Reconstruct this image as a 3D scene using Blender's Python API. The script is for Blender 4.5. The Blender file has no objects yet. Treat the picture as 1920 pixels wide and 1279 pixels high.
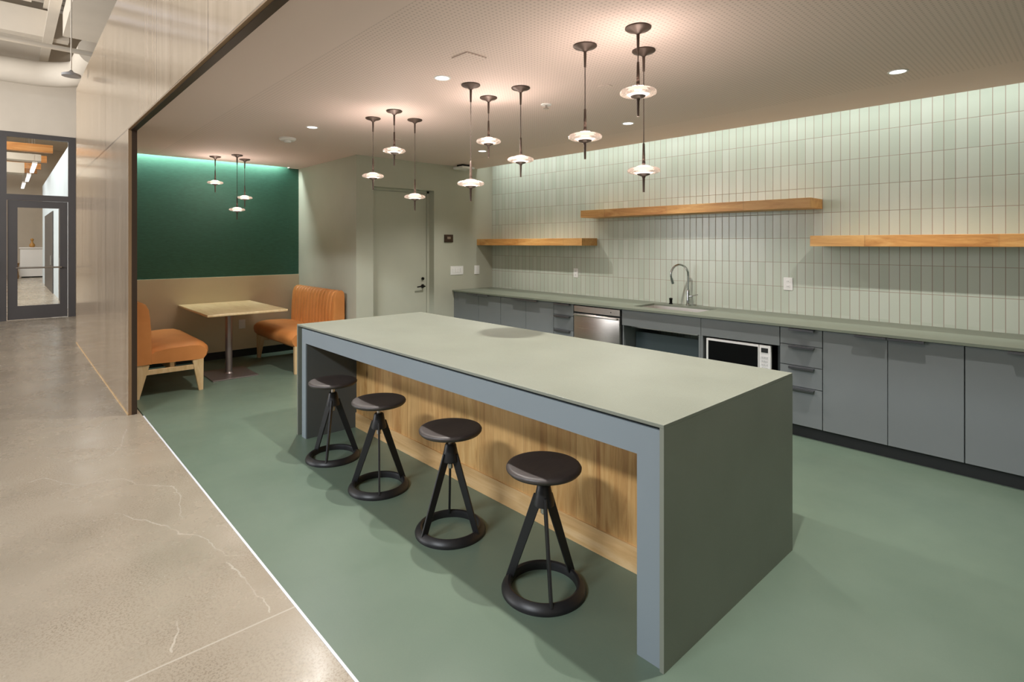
import bpy, bmesh, math, random
from mathutils import Vector, Matrix
random.seed(7)
SC = bpy.context.scene
COL = SC.collection
PI = math.pi

# ------------------------------------------------------------------ camera
F_PX, HOR, W, H = 1031.0, 457.0, 1920.0, 1279.0
TH = math.atan(950.0 / F_PX)
cam_d = bpy.data.cameras.new('camera'); cam = bpy.data.objects.new('camera', cam_d); COL.objects.link(cam)
cam.location = (0, 0, 1.58)
fwd = Vector((-math.cos(TH), math.sin(TH), 0))
cam.rotation_euler = fwd.to_track_quat('-Z', 'Y').to_euler()
cam_d.sensor_width = 36.0; cam_d.lens = 36.0 * F_PX / W
cam_d.shift_y = -(H / 2 - HOR) / W
cam_d.clip_start = 0.05; cam_d.clip_end = 200
SC.camera = cam

# ------------------------------------------------------------------ view + world
vs = SC.view_settings
vs.view_transform = 'Standard'; vs.look = 'None'; vs.gamma = 1; vs.use_curve_mapping = False
vs.exposure = 0.0
world = bpy.data.worlds.new('world'); SC.world = world; world.use_nodes = True
world.node_tree.nodes['Background'].inputs[0].default_value = (0.86, 0.93, 1.0, 1)
world.node_tree.nodes['Background'].inputs[1].default_value = 0.22


def light(kind, name, loc, power, color=(1, 1, 1), rot=None, target=None, **kw):
    d = bpy.data.lights.new(name, kind); d.energy = power; d.color = color
    for k, v in kw.items(): setattr(d, k, v)
    o = bpy.data.objects.new(name, d); COL.objects.link(o); o.location = loc
    if target is not None:
        o.rotation_euler = (Vector(target) - Vector(loc)).to_track_quat('-Z', 'Y').to_euler()
    elif rot: o.rotation_euler = rot
    return o


CEIL = 2.70
# daylight from high glazing over the corridor, cool
light('AREA', 'daylight', (-1.6, -4.2, 5.2), 360, (0.90, 0.95, 1.0), target=(-2.4, 1.8, 0.3), shape='RECTANGLE', size=2.4, size_y=0.4)
light('AREA', 'corridor_fill', (-10.5, -6.6, 2.8), 520, (0.97, 0.98, 1.0), target=(-11.5, 1.0, 4.2), shape='RECTANGLE', size=7.0, size_y=3.5)  # unseen fill added to brighten the upper corridor, standing in for daylight
light('AREA', 'roof_fill', (-10.5, -3.0, 3.2), 170, (1.0, 0.97, 0.93), target=(-12.5, 0.0, 6.4), shape='RECTANGLE', size=3.0, size_y=0.5)  # added upward fill for the roof deck, belongs to no fixture
# light slots above the ceiling edge
light('AREA', 'cove_tile', (-2.1, 5.24, 3.02), 34, (0.95, 1.0, 0.97), rot=(math.radians(14), 0, 0), shape='RECTANGLE', size=8.4, size_y=0.06, spread=math.radians(110))
light('AREA', 'cove_green', (-8.208, 2.0, 2.80), 34, (0.86, 1.0, 0.97), rot=(0, 0, PI / 2), shape='RECTANGLE', size=2.0, size_y=0.05)
DOWN = [(-0.93, 4.27), (-3.03, 4.26), (-5.13, 4.24), (-0.93, 2.17), (-3.05, 2.17), (-5.19, 2.17)]
for (dx, dy) in DOWN:
    light('SPOT', 'downlight_lamp', (dx, dy, 2.690), 165 if dy < 3 else 130, (1.0, 0.96, 0.90), rot=(0, 0, 0), spot_size=math.radians(124), spot_blend=0.7, shadow_soft_size=0.022)


# ------------------------------------------------------------------ helpers
def lin(c): return tuple((v / 12.92 if v <= 0.04045 else ((v + 0.055) / 1.055) ** 2.4) for v in c)


def rgb(r, g, b): return lin((r / 255, g / 255, b / 255)) + (1,)


def mat(name, color, rough=0.5, metal=0.0, **kw):
    m = bpy.data.materials.new(name); m.use_nodes = True
    b = m.node_tree.nodes['Principled BSDF']
    b.inputs['Base Color'].default_value = color
    b.inputs['Roughness'].default_value = rough; b.inputs['Metallic'].default_value = metal
    for k, v in kw.items(): b.inputs[k].default_value = v
    return m


class N:
    """small node-graph helper"""
    def __init__(s, m):
        s.m = m; s.nt = m.node_tree; s.b = s.nt.nodes['Principled BSDF']

    def new(s, t, **kw):
        n = s.nt.nodes.new(t)
        for k, v in kw.items(): setattr(n, k, v)
        return n

    def link(s, a, b): s.nt.links.new(a, b)

    def math(s, op, a, b=None, c=None, clamp=False):
        n = s.new('ShaderNodeMath', operation=op); n.use_clamp = clamp
        for i, v in enumerate((a, b, c)):
            if v is None: continue
            if isinstance(v, (int, float)): n.inputs[i].default_value = v
            else: s.link(v, n.inputs[i])
        return n.outputs[0]

    def pos(s):
        g = s.new('ShaderNodeNewGeometry'); x = s.new('ShaderNodeSeparateXYZ'); s.link(g.outputs['Position'], x.inputs[0])
        return g.outputs['Position'], x.outputs

    def obj(s):
        t = s.new('ShaderNodeTexCoord'); return t.outputs['Object']

    def scale(s, v, sx, sy, sz, loc=(0, 0, 0)):
        n = s.new('ShaderNodeMapping'); n.inputs['Scale'].default_value = (sx, sy, sz); n.inputs['Location'].default_value = loc
        s.link(v, n.inputs[0]); return n.outputs[0]

    def noise(s, v, sc, detail=3, rough=0.5, dist=0.0):
        n = s.new('ShaderNodeTexNoise'); n.inputs['Scale'].default_value = sc; n.inputs['Detail'].default_value = detail
        n.inputs['Roughness'].default_value = rough; n.inputs['Distortion'].default_value = dist
        if v is not None: s.link(v, n.inputs['Vector'])
        return n.outputs[0]

    def ramp(s, f, stops):
        n = s.new('ShaderNodeValToRGB'); e = n.color_ramp.elements
        while len(e) < len(stops): e.new(0.5)
        for i, (p, c) in enumerate(stops): e[i].position = p; e[i].color = c
        s.link(f, n.inputs[0]); return n.outputs[0]

    def mix(s, f, a, b, blend='MIX'):
        n = s.new('ShaderNodeMix', data_type='RGBA', blend_type=blend)
        for sock, v in ((n.inputs[0], f), (n.inputs[6], a), (n.inputs[7], b)):
            if isinstance(v, (int, float, tuple)): sock.default_value = v
            else: s.link(v, sock)
        return n.outputs[2]

    def color(s, c): s.link(c, s.b.inputs['Base Color'])

    def rough(s, c): s.link(c, s.b.inputs['Roughness'])

    def bump(s, h, strength=0.2, dist=0.01):
        n = s.new('ShaderNodeBump'); n.inputs['Strength'].default_value = strength; n.inputs['Distance'].default_value = dist
        s.link(h, n.inputs['Height']); s.link(n.outputs[0], s.b.inputs['Normal'])


# ------------------------------------------------------------------ materials
def paint(name, c, rough=0.6, amt=0.04):
    m = mat(name, c, rough); n = N(m)
    p, _ = n.pos()
    f = n.noise(p, 2.0, 3)
    a = tuple(v * (1 - amt) for v in c[:3]) + (1,); b = tuple(min(1, v * (1 + amt)) for v in c[:3]) + (1,)
    n.color(n.ramp(f, [(0.3, a), (0.7, b)]))
    n.bump(n.noise(p, 180, 2), 0.05, 0.002)
    return m


M = {}
M['sage'] = paint('sage_paint', rgb(176, 176, 160), 0.55)
M['upperwall'] = paint('warm_white_paint', rgb(205, 195, 180), 0.7)
M['taupe'] = paint('taupe_panel', rgb(204, 192, 164), 0.5)
M['white'] = mat('white_plastic', rgb(232, 230, 228), 0.4)
M['black'] = mat('black_rubber', rgb(24, 25, 26), 0.55)
M['bronze'] = mat('dark_bronze', rgb(74, 60, 50), 0.42, 0.6)
M['bronze_lamp'] = mat('brown_bronze', rgb(76, 62, 54), 0.45, 0.4)
M['steel'] = mat('brushed_steel', rgb(190, 185, 180), 0.28, 1.0)
M['chrome'] = mat('chrome', rgb(205, 208, 208), 0.12, 1.0)
M['dark_metal'] = mat('dark_hardware', rgb(38, 36, 34), 0.35, 0.8)
M['pull'] = mat('anodised_pull', rgb(112, 112, 116), 0.3, 0.85)
M['stool_black'] = mat('stool_coat', rgb(30, 29, 31), 0.42)
M['stool_seat'] = mat('stool_seat_wood', rgb(50, 40, 38), 0.5, 0.0, **{'Specular IOR Level': 0.95})
n_ = N(M['stool_seat']); f_ = n_.noise(n_.scale(n_.obj(), 60, 6, 6), 2, 4); n_.color(n_.ramp(f_, [(0.3, rgb(44, 35, 33)), (0.7, rgb(58, 47, 43))]))
M['glassdark'] = mat('oven_glass', rgb(8, 8, 9), 0.08)
M['frame_dark'] = paint('charcoal_frame', rgb(74, 71, 71), 0.4)
M['grout_strip'] = mat('white_metal_strip', rgb(225, 228, 235), 0.35)

m = M['green'] = mat('green_wall_cover', rgb(38, 98, 74), 0.62); n = N(m)
p, _ = n.pos(); f = n.noise(n.scale(p, 6, 6, 40), 3, 4)
n.color(n.ramp(f, [(0.3, rgb(40, 84, 68)), (0.7, rgb(48, 96, 78))])); n.bump(n.noise(n.scale(p, 20, 20, 260), 2, 2), 0.12, 0.003)

m = M['floor_green'] = mat('green_resin_floor', rgb(108, 124, 108), 0.33); n = N(m)
p, _ = n.pos(); f = n.noise(p, 1.1, 5, 0.6); g = n.noise(p, 160, 2)
c = n.ramp(f, [(0.3, rgb(93, 110, 96)), (0.7, rgb(105, 121, 105))])
c2 = n.mix(n.math('MULTIPLY', g, 0.22), c, rgb(124, 140, 122))
n.color(c2); n.rough(n.ramp(n.noise(p, 3, 4), [(0.3, (0.30,) * 3 + (1,)), (0.7, (0.42,) * 3 + (1,))]))

m = M['concrete'] = mat('polished_concrete', rgb(170, 156, 136), 0.25); n = N(m)
p, (px, py, pz) = n.pos()
f = n.noise(p, 0.9, 6, 0.6, 0.4)
c = n.ramp(f, [(0.25, rgb(144, 133, 116)), (0.5, rgb(164, 152, 135)), (0.75, rgb(176, 164, 146))])
sp = n.ramp(n.noise(p, 95, 3, 0.7), [(0.44, (1, 1, 1, 1)), (0.5, (0, 0, 0, 1)), (0.6, (0, 0, 0, 1)), (0.66, (0.6, 0.6, 0.6, 1))])
blot = n.ramp(n.noise(p, 1.6, 3), [(0.42, (0.15,) * 3 + (1,)), (0.66, (0.75,) * 3 + (1,))])
c = n.mix(n.math('MULTIPLY', n.math('MULTIPLY', sp, blot), 0.62), c, rgb(108, 92, 74))
# hairline cracks in the slab, as polylines on the ground
CRACKS = [[(-4.849, 0.104), (-4.852, 0.198), (-4.581, 0.347), (-4.501, 0.566), (-4.304, 0.648), (-4.127, 0.804), (-3.957, 0.809), (-3.785, 0.768), (-3.59, 0.745)], [(-3.952, 0.472), (-3.784, 0.552), (-3.601, 0.663), (-3.439, 0.695), (-3.351, 0.766), (-3.126, 0.818), (-3.032, 0.818), (-2.959, 0.905)], [(-2.967, 0.82), (-2.796, 0.824), (-2.547, 0.835), (-2.424, 0.838)], [(-2.642, 0.528), (-2.508, 0.492), (-2.455, 0.466)], [(-5.673, 0.751), (-5.182, 0.652), (-5.041, 0.569)]]
wp = n.new('ShaderNodeVectorMath', operation='MULTIPLY_ADD')
nz = n.new('ShaderNodeTexNoise'); nz.inputs['Scale'].default_value = 9; nz.inputs['Detail'].default_value = 4; n.link(p, nz.inputs['Vector'])
n.link(nz.outputs['Color'], wp.inputs[0]); wp.inputs[1].default_value = (0.07, 0.07, 0); n.link(p, wp.inputs[2])


def vmath(op, x, y=None, sc=None):
    q = n.new('ShaderNodeVectorMath', operation=op)
    for i, v in ((0, x), (1, y)):
        if v is None: continue
        if isinstance(v, tuple): q.inputs[i].default_value = v
        else: n.link(v, q.inputs[i])
    if sc is not None: n.link(sc, q.inputs['Scale'])
    return q


dist = None
for line in CRACKS:
    for (ax, ay), (bx, by) in zip(line[:-1], line[1:]):
        dx_, dy_ = bx - ax, by - ay; L2 = dx_ * dx_ + dy_ * dy_
        pa = vmath('SUBTRACT', wp.outputs[0], (ax + .035, ay + .035, 0)).outputs[0]
        hh = n.math('MULTIPLY', vmath('DOT_PRODUCT', pa, (dx_ / L2, dy_ / L2, 0)).outputs['Value'], 1.0, clamp=True)
        sg = vmath('SCALE', (dx_, dy_, 0), None, hh).outputs[0]
        dd_ = vmath('LENGTH', vmath('SUBTRACT', pa, sg).outputs[0]).outputs['Value']
        dist = dd_ if dist is None else n.math('MINIMUM', dist, dd_)
crack = n.math('MULTIPLY', n.math('LESS_THAN', dist, n.math('MULTIPLY', n.noise(p, 3.0, 2), 0.007)), n.ramp(n.noise(p, 5.0, 2), [(0.3, (.3,) * 3 + (1,)), (0.6, (1, 1, 1, 1))]))
j1 = n.math('LESS_THAN', n.math('ABSOLUTE', n.math('ADD', px, 2.40)), 0.0045)
j2 = n.math('LESS_THAN', n.math('ABSOLUTE', n.math('ADD', px, 8.4)), 0.004)
ln = n.math('MAXIMUM', crack, n.math('MAXIMUM', j1, j2))
c = n.mix(n.math('MULTIPLY', ln, 0.6), c, rgb(202, 192, 178))
n.color(c); n.rough(n.ramp(n.noise(p, 2.4, 5, 0.7), [(0.3, (0.17,) * 3 + (1,)), (0.7, (0.34,) * 3 + (1,))]))

m = M['wood_wall'] = mat('pale_veneer', rgb(190, 170, 144), 0.22); n = N(m)
p, (px, py, pz) = n.pos()
f = n.noise(n.scale(p, 5, 5, 0.22), 2.0, 4, 0.5, 0.1)
c = n.ramp(f, [(0.2, rgb(144, 124, 99)), (0.5, rgb(162, 142, 118)), (0.8, rgb(178, 158, 135))])
cell = n.math('FLOOR', n.math('DIVIDE', n.math('ADD', px, 6.26), 1.42))
wn = n.new('ShaderNodeTexWhiteNoise', noise_dimensions='1D'); n.link(cell, wn.inputs['W'])
c = n.mix(n.math('MULTIPLY', wn.outputs[0], 0.22), c, rgb(158, 136, 108))
fr = n.math('FRACT', n.math('DIVIDE', n.math('ADD', px, 6.26), 1.42))
seam = n.math('LESS_THAN', fr, 0.011)
seam = n.math('MAXIMUM', seam, n.math('LESS_THAN', n.math('ABSOLUTE', n.math('SUBTRACT', pz, 2.64)), 0.008))
c = n.mix(n.math('MULTIPLY', seam, 0.85), c, rgb(84, 68, 52))
n.color(c); n.bump(seam, -0.3, 0.004)
n.b.inputs['Coat Weight'].default_value = 0.35; n.b.inputs['Coat Roughness'].default_value = 0.12

# tiles: vertical stack bond
m = M['tile'] = mat('sage_glazed_tile', rgb(186, 196, 178), 0.25); n = N(m)
p, (px, py, pz) = n.pos()
TW_, TH_ = 0.0735, 0.2308
u = n.math('DIVIDE', n.math('ADD', px, 10.0 + 0.003), TW_); v = n.math('DIVIDE', n.math('SUBTRACT', pz, 1.1695 - TH_ * 5), TH_)
jit = n.noise(p, 9, 1)
fu = n.math('FRACT', u); fv = n.math('FRACT', v)
du = n.math('MULTIPLY', n.math('MINIMUM', fu, n.math('SUBTRACT', 1.0, fu)), TW_)
dv = n.math('MULTIPLY', n.math('MINIMUM', fv, n.math('SUBTRACT', 1.0, fv)), TH_)
low = n.math('LESS_THAN', pz, 1.05)   # the lowest course runs down behind the worktop uncut
d = n.math('MINIMUM', du, n.math('ADD', n.math('ADD', dv, low), n.math('MULTIPLY', jit, 0.0008)))
gr = n.math('LESS_THAN', d, 0.0024)
comb = n.new('ShaderNodeCombineXYZ'); n.link(n.math('FLOOR', u), comb.inputs[0]); n.link(n.math('FLOOR', v), comb.inputs[1])
wn = n.new('ShaderNodeTexWhiteNoise', noise_dimensions='2D'); n.link(comb.outputs[0], wn.inputs['Vector'])
c = n.ramp(wn.outputs[0], [(0.0, rgb(184, 192, 178)), (0.5, rgb(189, 196, 182)), (1.0, rgb(194, 200, 188))])
c = n.mix(gr, c, rgb(152, 136, 122))
n.color(c); n.rough(n.math('ADD', n.math('MULTIPLY', gr, 0.5), 0.22))
prof = n.math('MULTIPLY', n.math('MINIMUM', d, 0.006), 160.0)
tilt = n.math('MULTIPLY', n.math('ADD', n.math('MULTIPLY', fu, n.math('SUBTRACT', wn.outputs[0], 0.5)), n.noise(n.scale(p, 1, 1, .5), 14, 2)), 0.35)
n.bump(n.math('ADD', prof, tilt), 0.2, 0.003)

# ceiling with fine perforation in its middle field
m = M['ceiling'] = mat('ceiling_paint', rgb(222, 203, 194), 0.75); n = N(m)
p, (px, py, pz) = n.pos()
pit = 0.026
fx = n.math('SUBTRACT', n.math('FRACT', n.math('DIVIDE', px, pit)), 0.5); fy = n.math('SUBTRACT', n.math('FRACT', n.math('DIVIDE', py, pit)), 0.5)
r2 = n.math('ADD', n.math('MULTIPLY', fx, fx), n.math('MULTIPLY', fy, fy))
hole = n.math('LESS_THAN', r2, 0.05)
msk = n.math('MULTIPLY', n.math('GREATER_THAN', py, 1.39), n.math('LESS_THAN', py, 4.57))
msk = n.math('MULTIPLY', msk, n.math('LESS_THAN', pz, 2.71))
hole = n.math('MULTIPLY', hole, msk)
edge = n.math('LESS_THAN', n.math('ABSOLUTE', n.math('SUBTRACT', py, 1.39)), 0.003)
c = n.mix(n.math('MAXIMUM', hole, n.math('MULTIPLY', edge, 0.4)), rgb(222, 203, 194), rgb(196, 177, 168))
n.color(c); n.bump(hole, -0.2, 0.004)

m = M['top'] = mat('grey_green_stone', rgb(122, 128, 112), 0.5); n = N(m)
p, _ = n.pos(); f = n.noise(p, 3, 4); n.color(n.ramp(f, [(0.3, rgb(125, 128, 116)), (0.7, rgb(132, 135, 123))]))
n.rough(n.ramp(n.noise(p, 200, 2), [(0.3, (0.38,) * 3 + (1,)), (0.7, (0.46,) * 3 + (1,))]))
M['counter'] = paint('counter_stone', rgb(118, 124, 110), 0.42)
M['islandblue'] = paint('blue_grey_laminate', rgb(132, 142, 148), 0.5, 0.02)
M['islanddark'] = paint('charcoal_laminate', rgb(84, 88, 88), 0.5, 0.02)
M['cabinet'] = paint('grey_laminate', rgb(116, 120, 121), 0.42, 0.02)
M['carcass_and_shade'] = mat('dark_carcass_and_shade', rgb(30, 36, 38), 0.6)  # carcass colour, also serves as painted shade in the island's side slit


def wood(name, a, b, c_, axis=(1, 1, 1), sc=3.0, rough=0.45, planks=None, knots=False):
    m = mat(name, b, rough); n = N(m)
    p = n.obj()
    s = n.scale(p, *axis)
    f = n.noise(s, sc, 6, 0.62, 1.2)
    g = n.noise(n.scale(p, axis[0] * 8, axis[1] * 8, axis[2] * 4), sc * 2, 3)
    c = n.ramp(f, [(0.30, a), (0.5, b), (0.68, c_)])
    c = n.mix(n.math('MULTIPLY', g, 0.28), c, a)
    if planks:
        ax, w = planks
        x = n.new('ShaderNodeSeparateXYZ'); n.link(p, x.inputs[0])
        q = n.math('DIVIDE', n.math('ADD', x.outputs[ax], 30), w)
        wn = n.new('ShaderNodeTexWhiteNoise', noise_dimensions='1D'); n.link(n.math('FLOOR', q), wn.inputs['W'])
        c = n.mix(n.math('MULTIPLY', wn.outputs[0], 0.45), c, a)
        wn2 = n.new('ShaderNodeTexWhiteNoise', noise_dimensions='1D'); n.link(n.math('ADD', n.math('FLOOR', q), 77.3), wn2.inputs['W'])
        c = n.mix(n.math('MULTIPLY', wn2.outputs[0], 0.35), c, c_)
        c = n.mix(n.math('MULTIPLY', n.math('LESS_THAN', n.math('FRACT', q), 0.012), 0.5 if knots else 0.15), c, rgb(90, 56, 24))
    if knots:
        vo = n.new('ShaderNodeTexVoronoi'); vo.inputs['Scale'].default_value = 3.1
        n.link(n.scale(p, 1.5, 1.5, 0.8), vo.inputs['Vector'])
        k = n.ramp(vo.outputs['Distance'], [(0.03, (1, 1, 1, 1)), (0.11, (0, 0, 0, 1))])
        c = n.mix(n.math('MULTIPLY', k, 0.75), c, rgb(86, 50, 22))
    n.color(c)
    return m


M['oak_panel'] = wood('knotty_oak', rgb(164, 112, 58), rgb(214, 166, 102), rgb(234, 194, 132), (7, 7, 0.7), 2.6, 0.5, (0, 0.135), True)
M['oak_base'] = wood('pale_oak', rgb(196, 152, 98), rgb(218, 178, 124), rgb(230, 196, 146), (0.5, 6, 6), 2.5, 0.5)
M['oak_shelf'] = wood('oak_shelf', rgb(158, 98, 42), rgb(212, 156, 86), rgb(234, 188, 120), (0.8, 6, 6), 2.2, 0.45, (0, 0.83))
M['ash'] = wood('pale_ash', rgb(196, 160, 112), rgb(216, 184, 138), rgb(226, 198, 156), (5, 5, 0.8), 2.5, 0.45)
M['table_wood'] = wood('table_maple', rgb(204, 172, 124), rgb(220, 192, 148), rgb(230, 206, 166), (0.7, 6, 4), 2.5, 0.35)
m = M['leather'] = mat('tan_leather', rgb(204, 128, 62), 0.42); n = N(m)
p = n.obj(); f = n.noise(p, 5, 4); n.color(n.ramp(f, [(0.3, rgb(192, 122, 64)), (0.7, rgb(206, 134, 74))])); n.bump(n.noise(p, 300, 2), 0.08, 0.002)
m = M['dw_steel'] = mat('dishwasher_steel', rgb(196, 190, 184), 0.25, 1.0); n = N(m)
p = n.obj(); n.rough(n.ramp(n.noise(n.scale(p, 1, 1, 120), 3, 2), [(0.3, (0.27,) * 3 + (1,)), (0.7, (0.31,) * 3 + (1,))]))


def emit(name, c, s):
    m = bpy.data.materials.new(name); m.use_nodes = True; nt = m.node_tree
    for x in list(nt.nodes):
        if x.type == 'BSDF_PRINCIPLED': nt.nodes.remove(x)
    e = nt.nodes.new('ShaderNodeEmission'); e.inputs[0].default_value = c; e.inputs[1].default_value = s
    nt.links.new(e.outputs[0], nt.nodes['Material Output'].inputs[0]); return m


M['glow'] = emit('lamp_diffuser', (1, 0.82, 0.72, 1), 2.0)
M['glow_down'] = emit('downlight_lens', (1, 0.96, 0.92, 1), 3.0)
M['glow_cool'] = emit('tube_lens', (1, 0.98, 0.95, 1), 3.0)


def glassmat(name, col, rough, mixf):
    """clear glass pane: transparent + glossy by fresnel-like fixed share, cheap and noise free"""
    m = bpy.data.materials.new(name); m.use_nodes = True; nt = m.node_tree
    for x in list(nt.nodes):
        if x.type == 'BSDF_PRINCIPLED': nt.nodes.remove(x)
    t = nt.nodes.new('ShaderNodeBsdfTransparent'); t.inputs[0].default_value = col
    g = nt.nodes.new('ShaderNodeBsdfGlossy'); g.inputs['Roughness'].default_value = rough
    lw = nt.nodes.new('ShaderNodeLayerWeight'); lw.inputs[0].default_value = mixf
    mx = nt.nodes.new('ShaderNodeMixShader'); nt.links.new(lw.outputs['Fresnel'], mx.inputs[0])
    nt.links.new(t.outputs[0], mx.inputs[1]); nt.links.new(g.outputs[0], mx.inputs[2])
    nt.links.new(mx.outputs[0], nt.nodes['Material Output'].inputs[0]); return m


M['pane'] = glassmat('window_glass', (0.93, 0.96, 0.97, 1), 0.02, 0.25)
M['disc_glass'] = mat('moulded_glass', rgb(250, 236, 226), 0.18, 0.0, **{'Transmission Weight': 0.75, 'IOR': 1.35, 'Emission Color': (1, 0.8, 0.68, 1), 'Emission Strength': 0.10})


# ------------------------------------------------------------------ mesh helpers
def box(bm, x0, x1, y0, y1, z0, z1, bev=0.0, seg=2):
    vs_ = [bm.verts.new((x, y, z)) for x in (x0, x1) for y in (y0, y1) for z in (z0, z1)]
    q = [(0, 1, 3, 2), (4, 6, 7, 5), (0, 4, 5, 1), (2, 3, 7, 6), (0, 2, 6, 4), (1, 5, 7, 3)]
    fs = [bm.faces.new([vs_[i] for i in f]) for f in q]
    if bev > 0:
        es = {e for f in fs for e in f.edges}
        bmesh.ops.bevel(bm, geom=list(es), offset=bev, segments=seg, affect='EDGES', profile=0.5)
    return bm


def lathe(bm, prof, cx=0, cy=0, seg=40, ang0=0.0):
    """prof: list of (r, z); closed ends when r==0"""
    rings = []
    for r, z in prof:
        if r <= 1e-6: rings.append([bm.verts.new((cx, cy, z))])
        else: rings.append([bm.verts.new((cx + r * math.cos(2 * PI * k / seg + ang0), cy + r * math.sin(2 * PI * k / seg + ang0), z)) for k in range(seg)])
    for a, b in zip(rings[:-1], rings[1:]):
        for k in range(seg):
            k2 = (k + 1) % seg
            if len(a) == 1 and len(b) == 1: continue
            if len(a) == 1: bm.faces.new((a[0], b[k], b[k2]))
            elif len(b) == 1: bm.faces.new((a[k2], a[k], b[0]))
            else: bm.faces.new((a[k2], a[k], b[k], b[k2]))
    return bm


def tube(bm, pts, r, seg=12, r_end=None, cap=True):
    pts = [Vector(p) for p in pts]; rings = []
    up = Vector((0, 0, 1)); t0 = (pts[1] - pts[0]).normalized()
    if abs(t0.dot(up)) > 0.95: up = Vector((1, 0, 0))
    for i, p in enumerate(pts):
        t = (pts[min(i + 1, len(pts) - 1)] - pts[max(i - 1, 0)]).normalized()
        a = t.cross(up).normalized(); b = a.cross(t).normalized(); up = b
        rr = r if r_end is None else r + (r_end - r) * i / (len(pts) - 1)
        rings.append([bm.verts.new(p + a * (rr * math.cos(2 * PI * k / seg)) + b * (rr * math.sin(2 * PI * k / seg))) for k in range(seg)])
    for a, b in zip(rings[:-1], rings[1:]):
        for k in range(seg): bm.faces.new((a[k], a[(k + 1) % seg], b[(k + 1) % seg], b[k]))
    if cap: bm.faces.new(rings[0]); bm.faces.new(rings[-1][::-1])
    return bm


def taper(bm, p0, p1, w0, d0, w1, d1, side=(1, 0, 0)):
    """tapered rectangular bar from p0 to p1; w along `side`"""
    p0 = Vector(p0); p1 = Vector(p1); s = Vector(side).normalized(); t = (p1 - p0).normalized(); q = t.cross(s).normalized()
    r = []
    for p, w, d in ((p0, w0, d0), (p1, w1, d1)):
        r.append([bm.verts.new(p + s * (a * w / 2) + q * (b * d / 2)) for a, b in ((-1, -1), (1, -1), (1, 1), (-1, 1))])
    for k in range(4): bm.faces.new((r[0][k], r[0][(k + 1) % 4], r[1][(k + 1) % 4], r[1][k]))
    bm.faces.new(r[0][::-1]); bm.faces.new(r[1])
    return bm


def nb(): return bmesh.new()


def obj(name, bm, m, parent=None, loc=(0, 0, 0), smooth=False):
    bmesh.ops.recalc_face_normals(bm, faces=bm.faces)
    me = bpy.data.meshes.new(name); bm.to_mesh(me); bm.free()
    o = bpy.data.objects.new(name, me); COL.objects.link(o)
    me.materials.append(m)
    if smooth:
        for pl in me.polygons: pl.use_smooth = True
        me.set_sharp_from_angle(angle=math.radians(smooth if smooth is not True else 35))
    o.location = loc
    if parent is not None: o.parent = parent
    return o


def tag(o, label, cat, group=None):
    o['label'] = label; o['category'] = cat
    if group: o['group'] = group
    return o


def thing(name, label, cat, loc=(0, 0, 0), rz=0, group=None):
    o = bpy.data.objects.new(name, None); COL.objects.link(o); o.location = loc; o.rotation_euler = (0, 0, rz)
    o.empty_display_size = 0.1
    return tag(o, label, cat, group)


def struct(name, bm, m, parent=None, smooth=False):
    o = obj(name, bm, m, parent, smooth=smooth); o['kind'] = 'structure'; return o


def dup(root, loc, rz, label, group=None):
    r = root.copy(); COL.objects.link(r); r.location = loc; r.rotation_euler = (0, 0, rz); r['label'] = label
    if group: r['group'] = group
    for ch in list(root.children):
        c = ch.copy(); COL.objects.link(c); c.parent = r
        for g in list(ch.children):
            d = g.copy(); COL.objects.link(d); d.parent = c
    return r


# ------------------------------------------------------------------ setting
TX, TY, NY, GX, WX = -6.41, 5.49, 3.244, -8.256, 2.3   # door wall, tile wall, nook side wall, green wall, right wall
WF, WB = 0.833, 0.895                                   # corridor face and back of the wood-clad wall
struct('floor', box(nb(), GX - .1, WX, 0.937, TY + .1, -0.2, 0.0), M['floor_green'])
struct('floor_corridor', box(nb(), -37.2, 3.2, -7.0, 0.9265, -0.2, 0.0), M['concrete'])
struct('floor_lobby', box(nb(), -37.2, -8.40, 0.9265, 3.6, -0.2, 0.0), M['concrete'])
struct('trim_1', box(nb(), -6.0, WX, 0.9265, 0.937, -0.1, 0.002), M['grout_strip'])
# tile wall
b = nb(); box(b, TX - .2, WX + .1, TY, TY + .2, 0, 3.1); struct('wall_back', b, M['tile'])
# door wall (plane x = TX) with recessed door opening
DY0, DY1, DZ = 3.48, 4.42, 2.32
b = nb()
box(b, TX - .18, TX, NY, DY0, 0, 3.1); box(b, TX - .18, TX, DY1, TY, 0, 3.1); box(b, TX - .18, TX, DY0, DY1, DZ, 3.1)
struct('wall_left', b, M['sage'])
b = nb(); box(b, GX, TX - .18, NY, NY + .15, 0, 3.1); struct('wall_nook', b, M['sage'])
b = nb(); box(b, GX - .15, GX, WB, NY + .15, 0, 3.1); struct('wall_booth', b, M['green'])
b = nb(); box(b, GX, GX + .014, WB, NY, 0.10, 1.125, 0.002); struct('trim_2', b, M['taupe'])
b = nb(); box(b, GX, GX + .02, WB, NY, 0.0, 0.10); struct('baseboard_booth', b, M['black'])
b = nb(); box(b, GX + .02, TX, NY - .012, NY, 0.0, 0.10); box(b, TX, TX + .012, NY - .012, DY0, 0, .10); box(b, TX, TX + .012, DY1, 4.74, 0, .10)
struct('baseboard_left', b, M['black'])
# right wall, out of view, put in dark to shade the island's end
b = nb(); box(b, WX, WX + .12, WB, TY + .2, 0, 3.1); struct('wall_right', b, M['green'])
# ceiling slab with light slots at the tile wall and the green wall
b = nb()
box(b, -8.165, WX, WB, 5.20, CEIL, CEIL + .05)
box(b, GX, -8.165, 3.08, NY, CEIL, CEIL + .05)
struct('ceiling', b, M['ceiling'])
b = nb(); box(b, GX - .1, WX + .1, WB, TY + .2, 3.1, 3.2); struct('ceiling_plenum', b, M['upperwall'])
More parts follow.
